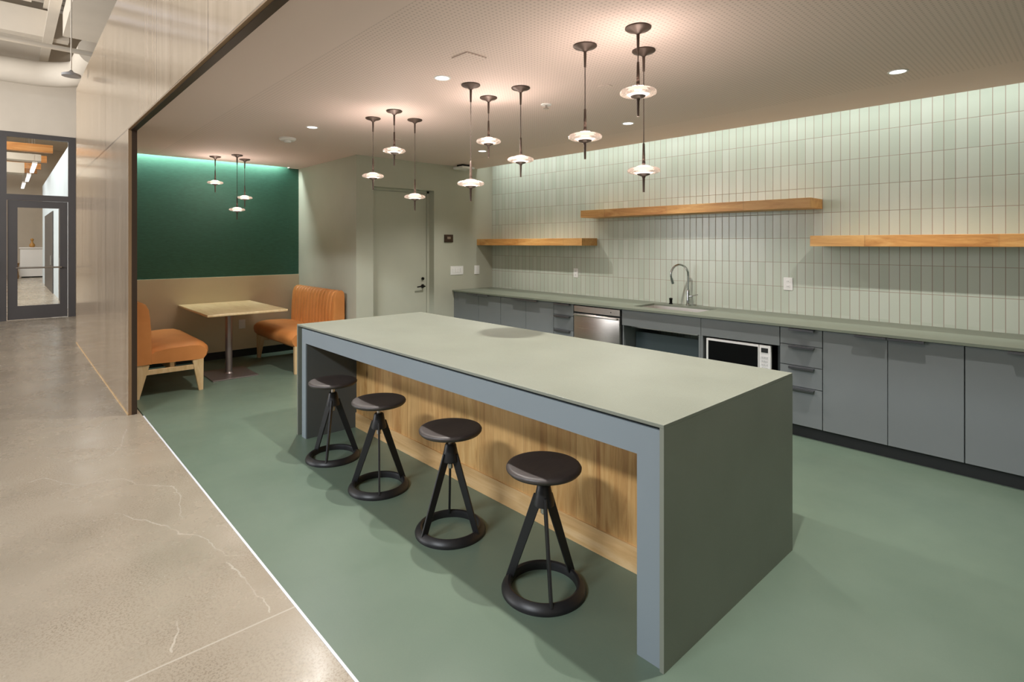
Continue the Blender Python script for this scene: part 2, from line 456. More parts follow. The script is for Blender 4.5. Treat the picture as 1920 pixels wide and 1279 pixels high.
# wood-clad wall: left of the opening and above it
b = nb(); box(b, -11.17, -6.115, WF, WB, 0.0, 4.05); box(b, -6.115, WX, WF, WB, 2.64, 4.05)
box(b, -11.17, -11.05, WB, 2.6, 0.0, 4.05)
struct('wall_clad', b, M['wood_wall'])
b = nb(); box(b, 3.2, 3.35, -7.0, 5.7, 0, 6.4); struct('wall_light_block', b, M['upperwall'])  # unseen wall added to keep stray light off the island's end panel
b = nb(); box(b, -6.115, -6.105, WF + .025, WB + .004, 0.0, 2.64); struct('trim_3', b, M['bronze'])
b = nb(); box(b, -6.105, WX, WF + .02, WB + .004, 2.628, 2.64); struct('trim_4', b, M['bronze'])
b = nb(); box(b, -6.115, -6.108, WF - .001, WF + .025, 0.0, 2.64); box(b, -6.108, WX, WF - .001, WF + .020, 2.632, 2.64); struct('trim_5', b, mat('veneer_edge', rgb(136, 108, 78), .5))
b = nb(); box(b, -11.17, -6.115, WF - .006, WF, 0.0, 0.010); struct('baseboard_clad', b, M['ash'])

# high corridor: far wall, roof deck, beams
FX = -15.25
b = nb()
FD0, FD1, FZ = -2.2, 1.125, 3.88
box(b, FX - .2, FX, FD1, 3.6, 0, 6.4); box(b, FX - .2, FX, -7.0, FD0, 0, 6.4); box(b, FX - .2, FX, FD0, FD1, FZ, 6.4)
struct('wall_far', b, M['upperwall'])
M['deck'] = mat('roof_deck', rgb(196, 188, 178), 0.6)
n = N(M['deck']); p, (px, py, pz) = n.pos()
fr = n.math('FRACT', n.math('DIVIDE', px, 0.30)); n.color(n.mix(n.math('LESS_THAN', fr, 0.28), rgb(196, 190, 184), rgb(150, 143, 134))); n.bump(n.math('LESS_THAN', fr, 0.28), .5, .03)
struct('roof_deck', box(nb(), FX - .2, 3.2, -7.0, 5.7, 6.4, 6.5), M['deck'])
M['steel_paint'] = paint('painted_steel', rgb(200, 190, 175), 0.5)
for i, xx in enumerate([-14.8, -14.2, -13.5, -12.7, -11.9]):
    b = nb(); box(b, xx - .06, xx + .06, -6.9, .56, 6.1, 6.4); struct('roof_purlin', b, M['steel_paint'])
b = nb(); box(b, FX, 3.0, .585, .60, 5.45, 6.0); box(b, FX, 3.0, .52, .665, 5.42, 5.45); box(b, FX, 3.0, .52, .665, 6.0, 6.03)
struct('roof_beam', b, M['steel_paint'])
b = nb(); box(b, -13.75, -13.5, -6.9, 0.9, 5.45, 5.95); struct('roof_girder', b, M['steel_paint'])

# glazed screen and door at the corridor's end
b = nb()
Fx0, Fx1 = FX - .06, FX + .02
box(b, Fx0, Fx1, 1.0, FD1, 0, FZ - .10)                # right jamb
box(b, Fx0, Fx1, -.15, .02, 0, FZ - .10)               # left mullion
box(b, Fx0, Fx1, FD0, FD1, FZ - .10, FZ)         # head
box(b, Fx0, Fx1, .02, 1.0, 2.48, 2.60)           # transom bar
box(b, Fx0 + .02, Fx1 - .02, FD0, -.15, 0, FZ - .10)
fo = struct('door_1', b, M['frame_dark'])
b = nb(); box(b, FX - .045, FX, .03, .185, .012, 2.475); box(b, FX - .045, FX, .86, .99, .012, 2.475)
box(b, FX - .045, FX, .185, .86, 2.33, 2.475); box(b, FX - .045, FX, .185, .86, .012, .29)
lf = obj('door_leaf', b, M['frame_dark'], fo)
obj('door_glass', box(nb(), FX - .026, FX - .018, .185, .86, .29, 2.33), M['pane'], lf)
b = nb(); tube(b, [(FX + .05, .16, 1.08), (FX + .05, .89, 1.08)], .018, 10); tube(b, [(FX, .18, 1.08), (FX + .05, .18, 1.08)], .012, 8); tube(b, [(FX, .87, 1.08), (FX + .05, .87, 1.08)], .012, 8)
obj('push_bar', b, M['steel'], lf, smooth=True)
obj('transom_glass', box(nb(), FX - .026, FX - .018, .02, 1.0, 2.60, FZ - .10), M['pane'], fo)
b = nb(); box(b, FX + .0, FX + .07, -.23, -.16, 1.0, 1.25, .008); box(b, FX + .02, FX + .05, -.4, -.16, 1.12, 1.15)
obj('exit_handle', b, mat('dark_red_handle', rgb(70, 34, 36), .4), fo)

# lobby beyond the glass
LY = 1.06
M['paleblue'] = paint('pale_blue_paint', rgb(206, 218, 226), 0.6)
M['lobby_back'] = paint('lobby_beige', rgb(200, 188, 172), 0.6)
b = nb(); box(b, -29.7, FX - .2, 1.125, 1.3, 0, 3.95); struct('wall_lobby_right', b, M['paleblue'])
b = nb(); box(b, -37.4, -37.2, -7, 3.6, 0, 6.4); struct('wall_lobby_back', b, M['lobby_back'])
b = nb(); box(b, -37.4, FX - .2, -7.2, -7.0, 0, 6.4); struct('wall_lobby_left', b, M['lobby_back'])
b = nb(); box(b, -37.4, FX - .2, -7, 3.6, 6.4, 6.5); struct('ceiling_lobby', b, M['upperwall'])
b = nb(); box(b, -37.4, -8.4, 3.6, 3.75, 0, 6.4); struct('wall_lobby_end', b, M['lobby_back'])
for i, (a0, a1, hz) in enumerate([(-27.4, -22.7, 2.62), (-20.0, -18.7, 2.55)]):
    b = nb(); box(b, a0, a1, 1.10, 1.125, 0, hz); b2 = struct('door_%d' % (i + 3), b, M['frame_dark'])
    obj('door_handle', box(nb(), a1 - .25, a1 - .2, 1.05, 1.10, .9, 1.2, .004), M['steel'], b2)
M['timber'] = wood('orange_timber', rgb(176, 110, 50), rgb(206, 140, 74), rgb(220, 160, 96), (5, .5, 5), 2.0, .5)
for xx, zz in [(-23, 4.48), (-26.5, 4.55), (-31, 4.75), (-35, 4.95)]:
    b = nb(); box(b, xx - .12, xx + .12, -6.9, 1.12, zz, zz + .24)
    struct('ceiling_timber', b, M['timber'])
b = nb(); box(b, -25.2, -24.7, -6.8, .9, 4.40, 4.62); box(b, -29.6, -28.8, -6.8, .55, 4.35, 4.75); struct('ceiling_duct', b, M['steel_paint'])
light('AREA', 'lobby_light', (-24, -2.5, 6.2), 1500, (1, .97, .93), rot=(0, 0, 0), shape='RECTANGLE', size=16, size_y=4)

# ------------------------------------------------------------------ door in the sage wall
b = nb(); box(b, TX - .175, TX - .12, DY0 + .0, DY0 + .03, 0, DZ); box(b, TX - .175, TX - .12, DY1 - .04, DY1, 0, DZ); box(b, TX - .175, TX - .12, DY0, DY1, DZ - .03, DZ)
dr = struct('door_2', b, M['sage'])
obj('door_leaf', box(nb(), TX - .16, TX - .125, DY0 + .034, DY1 - .044, .008, DZ - .034, .002), M['sage'], dr)
b = nb(); tube(b, [(TX - .125, 4.31, .985), (TX - .113, 4.31, .985)], .026, 20); tube(b, [(TX - .12, 4.31, .985), (TX - .065, 4.31, .985)], .010, 12)
tube(b, [(TX - .068, 4.318, .985), (TX - .066, 4.26, .987), (TX - .068, 4.19, .980)], .009, 10)
obj('lever_handle', b, M['dark_metal'], dr, smooth=True)
b = nb(); tube(b, [(TX - .125, 4.31, 1.09), (TX - .105, 4.31, 1.09)], .020, 20); obj('deadbolt', b, M['dark_metal'], dr, smooth=True)

# wall plates
b = nb(); box(b, TX, TX + .008, 4.70, 4.93, 1.13, 1.255, .003)
sw = tag(obj('light_switch', b, M['white']), 'wide white switch plate on the sage wall between the door and the counter', 'light switch')
for k in range(4):
    y = 4.735 + k * .0453; obj('rocker', box(nb(), TX + .008, TX + .012, y, y + .034, 1.16, 1.225, .002), M['white'], sw)
b = nb(); box(b, TX, TX + .008, 5.14, 5.235, 1.125, 1.255, .003)
sw = tag(obj('wall_socket', b, M['white']), 'narrow white plate on the sage wall just left of the tiled corner', 'wall plate')
obj('socket_face', box(nb(), TX + .008, TX + .011, 5.163, 5.212, 1.15, 1.23, .002), M['white'], sw)
b = nb(); box(b, TX, TX + .018, 4.59, 4.74, 1.60, 1.71, .003)
sg = tag(obj('room_sign', b, M['bronze']), 'small dark bronze plaque high on the sage wall right of the door', 'sign')
obj('sign_window', box(nb(), TX + .018, TX + .020, 4.635, 4.695, 1.645, 1.68, .001), mat('plaque_insert', rgb(150, 135, 120), .4, .5), sg)


def outlet(x, z, label, cat='wall socket', w=.075, h=.12):
    b = nb(); box(b, x - w / 2, x + w / 2, TY - .008, TY, z - h / 2, z + h / 2, .003)
    s = tag(obj('wall_socket', b, M['white']), label, cat)
    for dz in (-.024, .024):
        b = nb(); box(b, x - .017, x + .017, TY - .011, TY - .008, z + dz - .014, z + dz + .014, .003)
        f = obj('socket_face', b, M['white'], s)
        b = nb()
        for dx in (-.006, .006): box(b, x + dx - .001, x + dx + .001, TY - .0125, TY - .0108, z + dz - .005, z + dz + .005)
        obj('slot', b, M['black'], f)


outlet(-4.72, 1.197, 'white wall socket on the tiles below the right end of the low left shelf')
outlet(-2.07, 1.197, 'white wall socket on the tiles right of the sink tap', w=.085)
b = nb(); box(b, GX + .014, GX + .022, 2.40, 2.485, .39, .515, .003)
so = tag(obj('wall_socket', b, M['white']), 'white wall socket low on the taupe panel behind the booth table', 'wall socket')
for dz in (-.024, .024): obj('socket_face', box(nb(), GX + .022, GX + .025, 2.425, 2.46, .452 + dz - .014, .452 + dz + .014, .003), M['white'], so)

# ------------------------------------------------------------------ kitchen island
IX0, IX1, IY0, IY1, IH = -4.552, -1.105, 1.775, 2.985, .914
isl = thing('kitchen_island', 'long grey-green waterfall kitchen island with blue-grey front frame and oak panelled recess', 'kitchen island', (-2.83, 2.38, 0))
off = (2.83, -2.38, 0)


def ip(name, bm, m, parent=isl, **k):
    bmesh.ops.translate(bm, verts=bm.verts, vec=off); return obj(name, bm, m, parent, **k)


ip('countertop', box(nb(), IX0, IX1, IY0, IY1, IH - .014, IH, .0015), M['top'])
ip('end_panel', box(nb(), IX1 - .018, IX1, IY0, IY1, 0, IH - .014), M['top'])
ip('end_panel', box(nb(), IX0, IX0 + .018, IY0, IY1, 0, IH - .014), M['top'])
b = nb(); box(b, IX0 + .018, IX1 - .018, IY0 + .05, IY1 - .02, IH - .028, IH - .014); ip('shadow_gap', b, M['carcass_and_shade'])
b = nb(); box(b, IX1 - .125, IX1 - .020, IY0 + .012, 2.228, 0, .886); ip('front_leg', b, M['islandblue'])
b = nb(); box(b, -4.478, -4.402, IY0 + .012, 2.228, 0, .886); lg = ip('front_leg', b, M['islandblue'])
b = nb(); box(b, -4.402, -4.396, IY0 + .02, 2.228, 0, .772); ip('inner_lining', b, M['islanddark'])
b = nb(); box(b, -4.402, IX1 - .125, IY0 + .012, 2.228, .772, .886); ip('apron', b, M['islandblue'])
b = nb(); box(b, -4.534, -4.478, IY0 + .07, 2.228, 0, .886); ip('slit_shade', b, M['carcass_and_shade'])  # filler coloured dark to stand in for shade in a deep slit
ip('wood_panel', box(nb(), -4.402, IX1 - .125, 2.228, 2.25, .125, .772), M['oak_panel'])
ip('base_board', box(nb(), -4.402, IX1 - .125, 2.218, 2.25, 0, .125), M['oak_base'])
b = nb(); box(b, IX0 + .018, IX1 - .018, 2.25, IY1 - .03, .09, .886); ip('cabinet_body', b, M['cabinet'])
b = nb(); box(b, IX0 + .018, IX1 - .018, 2.25, IY1 - .09, 0, .09); ip('toe_kick', b, M['black'])
for k in range(6):
    w_ = (IX1 - IX0 - .036) / 6; xa = IX0 + .018 + k * w_
    d_ = ip('door', box(nb(), xa + .002, xa + w_ - .002, IY1 - .03, IY1 - .01, .095, .882), M['cabinet'])
    ip('handle', box(nb(), xa + .15, xa + .38, IY1 - .01, IY1 + .02, .874, .880), M['pull'], d_)

# ------------------------------------------------------------------ back counter
CF = 4.76  # door fronts
tag(obj('toe_kick', box(nb(), TX, 1.12, 4.80, 4.82, 0, .098), M['black']), 'black recessed plinth running along the floor under the grey base cabinets', 'plinth')
b = nb(); CY0 = 4.735; SX0, SX1, SY0, SY1 = -3.44, -2.70, 4.93, 5.33
for (a0, a1, c0, c1) in ((TX, SX0, CY0, TY), (SX1, 1.14, CY0, TY), (SX0, SX1, CY0, SY0), (SX0, SX1, SY1, TY)):
    box(b, a0, a1, c0, c1, .894, .914)
tag(obj('worktop', b, M['counter']), 'long dark grey-green worktop along the tiled wall with a sink cut in it', 'worktop')


def pull(x0, x1, z, parent, y=CF):
    b = nb(); box(b, x0, x1, y - .034, y + .002, z - .006, z, .001); box(b, x0, x1, y - .036, y - .031, z - .016, z, .001)
    return obj('handle', b, M['pull'], parent)


def double_cab(x0, x1, xm, hl, hr, label, loc_x=None):
    c = thing('base_cabinet', label, 'cabinet', ((x0 + x1) / 2, 5.1, 0), group='grey base cabinets with paired doors')
    ox = -(x0 + x1) / 2

    def q(name, bm, m, par=c):
        bmesh.ops.translate(bm, verts=bm.verts, vec=(ox, -5.1, 0)); return obj(name, bm, m, par)
    q('cabinet_body', box(nb(), x0 + .001, x1 - .001, CF + .02, TY - .01, .10, .892), M['cabinet'])
    for (a0, a1, h) in ((x0, xm, hl), (xm, x1, hr)):
        d = q('door', box(nb(), a0 + .0022, a1 - .0022, CF, CF + .019, .10, .888, .001), M['cabinet'])
        b = nb(); box(b, h[0], h[1], CF - .034, CF + .003, .884, .890, .001); box(b, h[0], h[1], CF - .036, CF - .031, .874, .890, .001)
        q('handle', b, M['pull'], d)
    return c


def drawer_unit(x0, x1, h0, h1, label):
    c = thing('drawer_unit', label, 'drawer unit', ((x0 + x1) / 2, 5.1, 0), group='narrow stacks of four grey drawers')
    ox = -(x0 + x1) / 2

    def q(name, bm, m, par=c):
        bmesh.ops.translate(bm, verts=bm.verts, vec=(ox, -5.1, 0)); return obj(name, bm, m, par)
    q('cabinet_body', box(nb(), x0 + .001, x1 - .001, CF + .02, TY - .01, .10, .892), M['cabinet'])
    for (z0, z1) in ((.752, .888), (.584, .749), (.412, .581), (.10, .409)):
        d = q('drawer', box(nb(), x0 + .0022, x1 - .0022, CF, CF + .019, z0 + .0015, z1 - .0015, .001), M['cabinet'])
        zt = z1 - .004 if z1 < .8 else .886
        b = nb(); box(b, h0, h1, CF - .034, CF + .003, zt - .006, zt, .001); box(b, h0, h1, CF - .036, CF - .031, zt - .018, zt, .001)
        q('handle', b, M['pull'], d)


double_cab(-6.30, -5.385, -5.84, (-6.06, -5.845), (-5.835, -5.61), 'grey double-door base cabinet at the far left end of the worktop against the sage wall')
obj('filler_panel', box(nb(), TX + .001, -6.301, CF + .004, CF + .03, 0.10, .892), M['cabinet'])
tag(bpy.data.objects['filler_panel'], 'narrow grey filler strip between the sage wall and the leftmost base cabinet', 'filler panel')
double_cab(-5.383, -4.442, -4.912, (-5.146, -4.915), (-4.909, -4.694), 'grey double-door base cabinet left of the small drawers beside the dishwasher')
drawer_unit(-4.440, -4.132, -4.415, -4.175, 'grey stack of drawers immediately left of the dishwasher')
drawer_unit(-1.862, -1.537, -1.784, -1.593, 'grey stack of four drawers immediately right of the microwave')
double_cab(-1.535, -.660, -1.099, (-1.307, -1.104), (-1.094, -.877), 'grey double-door base cabinet right of the four-drawer stack')
double_cab(-.658, .225, -.216, (-.441, -.22), (-.212, .0), 'grey double-door base cabinet cut off by the right edge of the picture')

# dishwasher
dw = thing('dishwasher', 'stainless steel dishwasher under the worktop between drawers and sink', 'dishwasher', (-3.80, 4.76, 0))


def q(name, bm, m, par, ox, oy=-4.76, **k):
    bmesh.ops.translate(bm, verts=bm.verts, vec=(ox, oy, 0)); return obj(name, bm, m, par, **k)


q('body', box(nb(), -4.128, -3.472, 4.79, 5.40, .10, .892), M['carcass_and_shade'], dw, 3.80)
q('control_strip', box(nb(), -4.118, -3.483, 4.752, 4.79, .812, .880, .003), M['dw_steel'], dw, 3.80)
dd = q('door', box(nb(), -4.118, -3.483, 4.748, 4.79, .10, .795, .008, 3), M['dw_steel'], dw, 3.80, smooth=True)
b = nb(); box(b, -4.10, -3.50, 4.715, 4.75, .772, .792, .008, 3); q('handle', b, M['dw_steel'], dd, 3.80, smooth=True)
b = nb(); tube(b, [(-3.60, 4.753, .845), (-3.60, 4.749, .845)], .006, 12); q('indicator', b, M['black'], dw, 3.80)

# sink bay: apron + open knee space
sb = thing('sink_cabinet', 'open-fronted grey sink bay with a plain apron right of the dishwasher', 'cabinet', (-3.02, 4.76, 0))
q('apron', box(nb(), -3.462, -2.575, CF, CF + .019, .727, .888, .001), M['cabinet'], sb, 3.02)
q('side_panel', box(nb(), -3.466, -3.454, CF + .02, 5.45, .10, .892), M['cabinet'], sb, 3.02)
q('side_panel', box(nb(), -2.595, -2.575, CF + .001, 5.45, .10, .725), M['cabinet'], sb, 3.02)
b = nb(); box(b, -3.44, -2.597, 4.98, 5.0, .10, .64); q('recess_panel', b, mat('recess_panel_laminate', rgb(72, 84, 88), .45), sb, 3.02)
# microwave bay
mb = thing('microwave_cabinet', 'grey cabinet bay with a dark open niche holding the microwave', 'cabinet', (-2.22, 4.76, 0))
q('apron', box(nb(), -2.571, -1.866, CF, CF + .019, .727, .888, .001), M['cabinet'], mb, 2.22)
q('side_panel', box(nb(), -2.573, -2.553, CF + .001, 5.45, .10, .725), M['cabinet'], mb, 2.22)
q('side_panel', box(nb(), -1.886, -1.866, CF + .02, 5.45, .10, .725), M['carcass_and_shade'], mb, 2.22)
q('niche_back', box(nb(), -2.553, -1.886, 5.40, 5.42, .10, .725), M['carcass_and_shade'], mb, 2.22)
q('niche_shelf', box(nb(), -2.553, -1.886, CF + .01, 5.40, .36, .385), M['cabinet'], mb, 2.22)
q('lower_front', box(nb(), -2.552, -1.888, CF, CF + .009, .10, .36), M['cabinet'], mb, 2.22)
mw = thing('microwave', 'silver framed microwave with black glass door in the niche below the worktop', 'microwave', (-2.23, 4.78, .386))


def qm(name, bm, m, par, **k):
    bmesh.ops.translate(bm, verts=bm.verts, vec=(2.23, -4.78, -.386)); return obj(name, bm, m, par, **k)


qm('body', box(nb(), -2.522, -1.940, 4.79, 5.20, .387, .712, .004), M['steel'], mw)
md = qm('door', box(nb(), -2.522, -2.040, 4.765, 4.79, .387, .712, .004), M['white'], mw)
qm('door_window', box(nb(), -2.500, -2.048, 4.762, 4.766, .40, .692), M['glassdark'], md)
cp = qm('control_panel', box(nb(), -2.037, -1.940, 4.765, 4.79, .387, .712, .004), M['white'], mw)
qm('display', box(nb(), -2.018, -1.962, 4.762, 4.766, .650, .688), M['black'], cp)
for r in range(4):
    for c in range(3):
        x0 = -2.015 + c * .019; z0 = .60 - r * .03
        qm('button', box(nb(), x0, x0 + .013, 4.762, 4.766, z0, z0 + .016), mat('button_grey', rgb(200, 198, 198), .5) if r + c == 0 else bpy.data.materials['button_grey'], cp)

# sink
b = nb(); t = .002
zs, zb = .894, .70
box(b, SX0 - .012, SX0, SY0 - .012, SY1 + .012, zb, zs); box(b, SX1, SX1 + .012, SY0 - .012, SY1 + .012, zb, zs)
box(b, SX0, SX1, SY0 - .012, SY0, zb, zs); box(b, SX0, SX1, SY1, SY1 + .012, zb, zs); box(b, SX0 - .012, SX1 + .012, SY0 - .012, SY1 + .012, zb - .01, zb)
M['sink_steel'] = mat('sink_steel', rgb(214, 210, 206), .45, .85)
sk = tag(obj('sink', b, M['sink_steel']), 'rectangular undermounted stainless sink set into the long worktop', 'sink')
b = nb(); lathe(b, [(0, zb + .004), (.03, zb + .006), (.04, zb + .002), (.04, zb)], (SX0 + SX1) / 2, SY1 - .1, 24); obj('drain', b, M['chrome'], sk, smooth=True)
# tap
FXX, FY = -3.07, 5.41
tp = thing('kitchen_tap', 'tall chrome gooseneck tap standing behind the sink', 'tap', (FXX, FY, .914))
b = nb(); lathe(b, [(0, 0), (.026, 0), (.026, .012), (.020, .02), (.019, .16), (.015, .17), (0, .17)], 0, 0, 24); obj('body', b, M['chrome'], tp, smooth=True)
pts = [(0, 0, .16), (0, 0, .24), (0, 0, .31)]
dxx, dyy = -.46, -.9
l_ = math.hypot(dxx, dyy); dxx /= l_; dyy /= l_
for k in range(1, 17):
    a = PI * k / 16 * 1.12; r_ = .105
    pts.append((dxx * (r_ - r_ * math.cos(a)), dyy * (r_ - r_ * math.cos(a)), .335 + r_ * math.sin(a)))
b = nb(); tube(b, pts, .0115, 14); sp_ = obj('spout', b, M['chrome'], tp, smooth=True)
e1 = Vector(pts[-1]); e0 = Vector(pts[-2]); dv_ = (e1 - e0).normalized()
b = nb(); tube(b, [e1, e1 + dv_ * .06], .0145, 14, .016); obj('spray_head', b, M['chrome'], sp_, smooth=True)
b = nb(); tube(b, [(.015, 0, .10), (.045, 0, .105)], .012, 12); tube(b, [(.045, 0, .105), (.115, -.01, .125)], .006, 10); obj('lever', b, M['chrome'], tp, smooth=True)
b = nb(); lathe(b, [(0, 0), (.022, 0), (.022, .008), (.016, .012), (.016, .045), (.019, .05), (.019, .065), (.0, .07)], 0, 0, 24)
tag(obj('air_gap', b, M['dark_metal'], None, (-3.28, 5.41, .914), smooth=True), 'short dark round cap on the worktop left of the chrome tap', 'sink fitting')


# ------------------------------------------------------------------ shelves
def shelf(x0, x1, z0, z1, label):
    b = nb(); box(b, x0, x1, 5.19, TY, z0, z1, .002)
    bmesh.ops.translate(b, verts=b.verts, vec=(-(x0 + x1) / 2, -5.34, -z0))
    tag(obj('floating_shelf', b, M['oak_shelf'], None, ((x0 + x1) / 2, 5.34, z0)), label, 'shelf', 'thick oak floating shelves')


shelf(TX, -4.372, 1.556, 1.648, 'low left oak shelf meeting the sage wall corner')
shelf(-4.392, -1.773, 1.897, 1.986, 'highest oak shelf, mounted above the sink')
shelf(-1.776, .95, 1.557, 1.650, 'low oak shelf at the right running out of the picture')


# ------------------------------------------------------------------ stools
def make_stool(label, loc, angs):
    t = thing('bar_stool', label, 'stool', (loc[0], loc[1], 0), 0, 'black swivel stools along the island')
    b = nb(); lathe(b, [(0, .538), (.12, .538), (.163, .543), (.172, .553), (.173, .560), (.168, .568), (.155, .571), (.10, .566), (0, .564)], 0, 0, 56)
    obj('seat', b, M['stool_seat'], t, smooth=60)
    b = nb(); lathe(b, [(0, .345), (.010, .345), (.0145, .350), (.0145, .372), (.0125, .374), (.0125, .538), (.035, .536), (.035, .540), (0, .540)], 0, 0, 20); obj('seat_post', b, M['steel'], t, smooth=True)
    b = nb(); lathe(b, [(.014, .482), (.026, .482), (.031, .476), (.038, .44), (.049, .398), (.048, .388), (.014, .388)], 0, 0, 32); obj('hub', b, M['stool_black'], t, smooth=True)
    b = nb(); prof = [(.150, .0), (.149, .020), (.154, .036), (.164, .040), (.176, .034), (.190, .018), (.194, .008), (.193, .0), (.150, .0)]
    lathe(b, prof, 0, 0, 64); obj('foot_ring', b, M['stool_black'], t, smooth=True)
    for a in angs:
        a = math.radians(a); d = Vector((math.cos(a), math.sin(a), 0)); s = (-math.sin(a), math.cos(a), 0)
        b = nb(); taper(b, d * .026 + Vector((0, 0, .425)), d * .168 + Vector((0, 0, .02)), .012, .046, .012, .036, s)
        bmesh.ops.bevel(b, geom=list(b.edges), offset=.002, segments=1, affect='EDGES')
        obj('leg', b, M['stool_black'], t)
    return t


make_stool('black round swivel stool nearest the camera, by the open right leg of the island', (-1.752, 1.812), (-153, 82, -35))
make_stool('black round swivel stool second nearest the camera', (-2.455, 1.802), (-93, 20, 146))
make_stool('black round swivel stool third from the camera, between its two neighbours at the oak panel', (-3.208, 1.782), (-140, 82, -28))
make_stool('farthest black round swivel stool, tucked beside the dark left end of the island', (-3.888, 1.782), (-159, 72, -40))


# ------------------------------------------------------------------ pendants
def pendant(x, y, zd, label, group):
    t = thing('pendant_lamp', label, 'pendant lamp', (x, y, CEIL), 0, group)
    L = CEIL - zd
    b = nb(); lathe(b, [(0, 0), (.066, 0), (.067, -.006), (.060, -.012), (.025, -.022), (.012, -.034), (0, -.034)], 0, 0, 40); obj('canopy', b, M['bronze_lamp'], t, smooth=True)
    b = nb(); lathe(b, [(0, -.02), (.009, -.02), (.0065, -.12), (.003, -.125), (.0028, -L + .16), (.0065, -L + .155), (.010, -L + .02), (0, -L + .02)], 0, 0, 14); obj('stem', b, M['bronze_lamp'], t, smooth=True)
    b = nb(); lathe(b, [(0, -L + .030), (.03, -L + .028), (.050, -L + .020), (.062, -L + .002), (.056, -L - .012), (.042, -L - .020), (0, -L - .022)], 0, 0, 36); obj('diffuser', b, M['glow'], t, smooth=True)
    prof = [(.064, -L + .014), (.076, -L + .015), (.088, -L + .010), (.095, -L + .001), (.092, -L - .009), (.080, -L - .015), (.064, -L - .015), (.064, -L + .014)]
    b = nb(); lathe(b, prof, 0, 0, 48); obj('glass_rim', b, M['disc_glass'], t, smooth=True)
    b = nb(); lathe(b, [(0, -L - .0195), (.040, -L - .019), (.034, -L - .026), (.012, -L - .034), (.0075, -L - .045), (.006, -L - .126), (0, -L - .126)], 0, 0, 24); obj('finial', b, M['bronze_lamp'], t, smooth=True)
    light('POINT', 'pendant_light', (x, y, zd + .046), 5.6, (1, .83, .74), shadow_soft_size=.03)
    light('POINT', 'pendant_light', (x + .0, y, zd - .15), .5, (1, .86, .74), shadow_soft_size=.04)


A = 'pendant lamps over the island'
P3 = [(-4.443, 2.41, 2.184, 'left-hand disc pendant of the far cluster over the island, at middle height'), (-4.080, 2.41, 2.364, 'shortest disc pendant of the far cluster over the island'),
      (-4.247, 2.72, 2.004, 'lowest disc pendant of the far cluster, hanging in front of the sage door'),
      (-3.044, 2.41, 2.004, 'lowest disc pendant of the middle cluster over the island'), (-3.217, 2.72, 2.364, 'shortest disc pendant of the middle cluster over the island'),
      (-2.860, 2.72, 2.184, 'right-hand disc pendant of the middle cluster, at middle height'),
      (-2.006, 2.41, 2.184, 'left-hand disc pendant of the nearest cluster, at middle height'), (-1.652, 2.41, 2.364, 'shortest and largest-looking disc pendant of the nearest cluster'),
      (-1.826, 2.72, 2.004, 'lowest disc pendant of the nearest cluster, in front of the tiles above the high shelf')]
for a in P3: pendant(*a, A)
B = 'pendant lamps over the booth table'
for a in [(-7.767, 1.98, 2.364, 'shortest booth pendant, on the left against the green wall'), (-7.45, 2.15, 2.010, 'lowest booth pendant over the table'), (-7.762, 2.334, 2.190, 'right-hand booth pendant at middle height')]:
    pendant(*a, B)

# ------------------------------------------------------------------ ceiling fittings
for (x, y), lb in zip(DOWN[:3] + DOWN[4:], ['recessed round downlight in the ceiling near the top right, above the long right shelf', 'recessed round downlight in the ceiling behind the nearest pendant cluster',
                                           'tiny recessed downlight between the middle pendants near the tiled wall', 'bright recessed downlight left of the middle pendant cluster', 'recessed downlight in front of the booth nook, left of the far pendants']):
    t = thing('downlight', lb, 'downlight', (x, y, CEIL), 0, 'recessed ceiling downlights')
    b = nb(); lathe(b, [(.046, 0), (.058, 0), (.056, -.004), (.046, -.003), (.046, 0)], 0, 0, 32); obj('trim_ring', b, M['white'], t, smooth=True)
    b = nb(); lathe(b, [(0, -.001), (.046, -.001), (.046, -.0025), (0, -.0025)], 0, 0, 32); obj('lens', b, M['glow_down'], t)
t = thing('smoke_detector', 'white round smoke detector on the ceiling left of the far pendants', 'smoke detector', (-5.9, 2.2, CEIL))
b = nb(); lathe(b, [(0, 0), (.085, 0), (.085, -.015), (.07, -.028), (0, -.03)], 0, 0, 32); obj('housing', b, M['white'], t, smooth=True)
b = nb(); lathe(b, [(0, -.029), (.04, -.0295), (.035, -.045), (0, -.047)], 0, 0, 24); obj('chamber', b, M['white'], t, smooth=True)
t = thing('ceiling_sensor', 'white square box fitting on the ceiling by the sage wall above the door', 'ceiling fitting', (-6.22, 4.80, CEIL))
obj('base', box(nb(), -.07, .07, -.07, .07, -.03, 0), M['dark_metal'], t); obj('cover', box(nb(), -.11, .11, -.11, .11, -.062, -.03, .008, 3), M['white'], t)
b = nb(); box(b, -.075, .075, -.075, .075, -.008, 0, .003)
tag(obj('ceiling_plate', b, M['ceiling'], None, (-2.605, 2.05, CEIL)), 'pale square flush plate in the ceiling above the bright downlight', 'ceiling plate')  # flush square sensor plate
t = thing('sprinkler', 'small white fire sprinkler on the ceiling between the middle and nearest pendants', 'sprinkler', (-3.067, 3.2, CEIL))
b = nb(); lathe(b, [(0, 0), (.045, 0), (.042, -.006), (0, -.007)], 0, 0, 24); obj('escutcheon', b, M['white'], t, smooth=True)
b = nb(); lathe(b, [(0, -.006), (.010, -.006), (.008, -.03), (.022, -.032), (.022, -.035), (0, -.035)], 0, 0, 20); obj('head', b, M['steel'], t, smooth=True)
b = nb(); lathe(b, [(0, 0), (.05, 0), (.048, -.005), (0, -.006)], 0, 0, 32); tag(obj('sprinkler_cover', b, M['ceiling'], None, (-2.43, 3.14, CEIL), smooth=True), 'flush round ceiling cap just right of the nearest cluster\'s left pendant', 'ceiling plate')
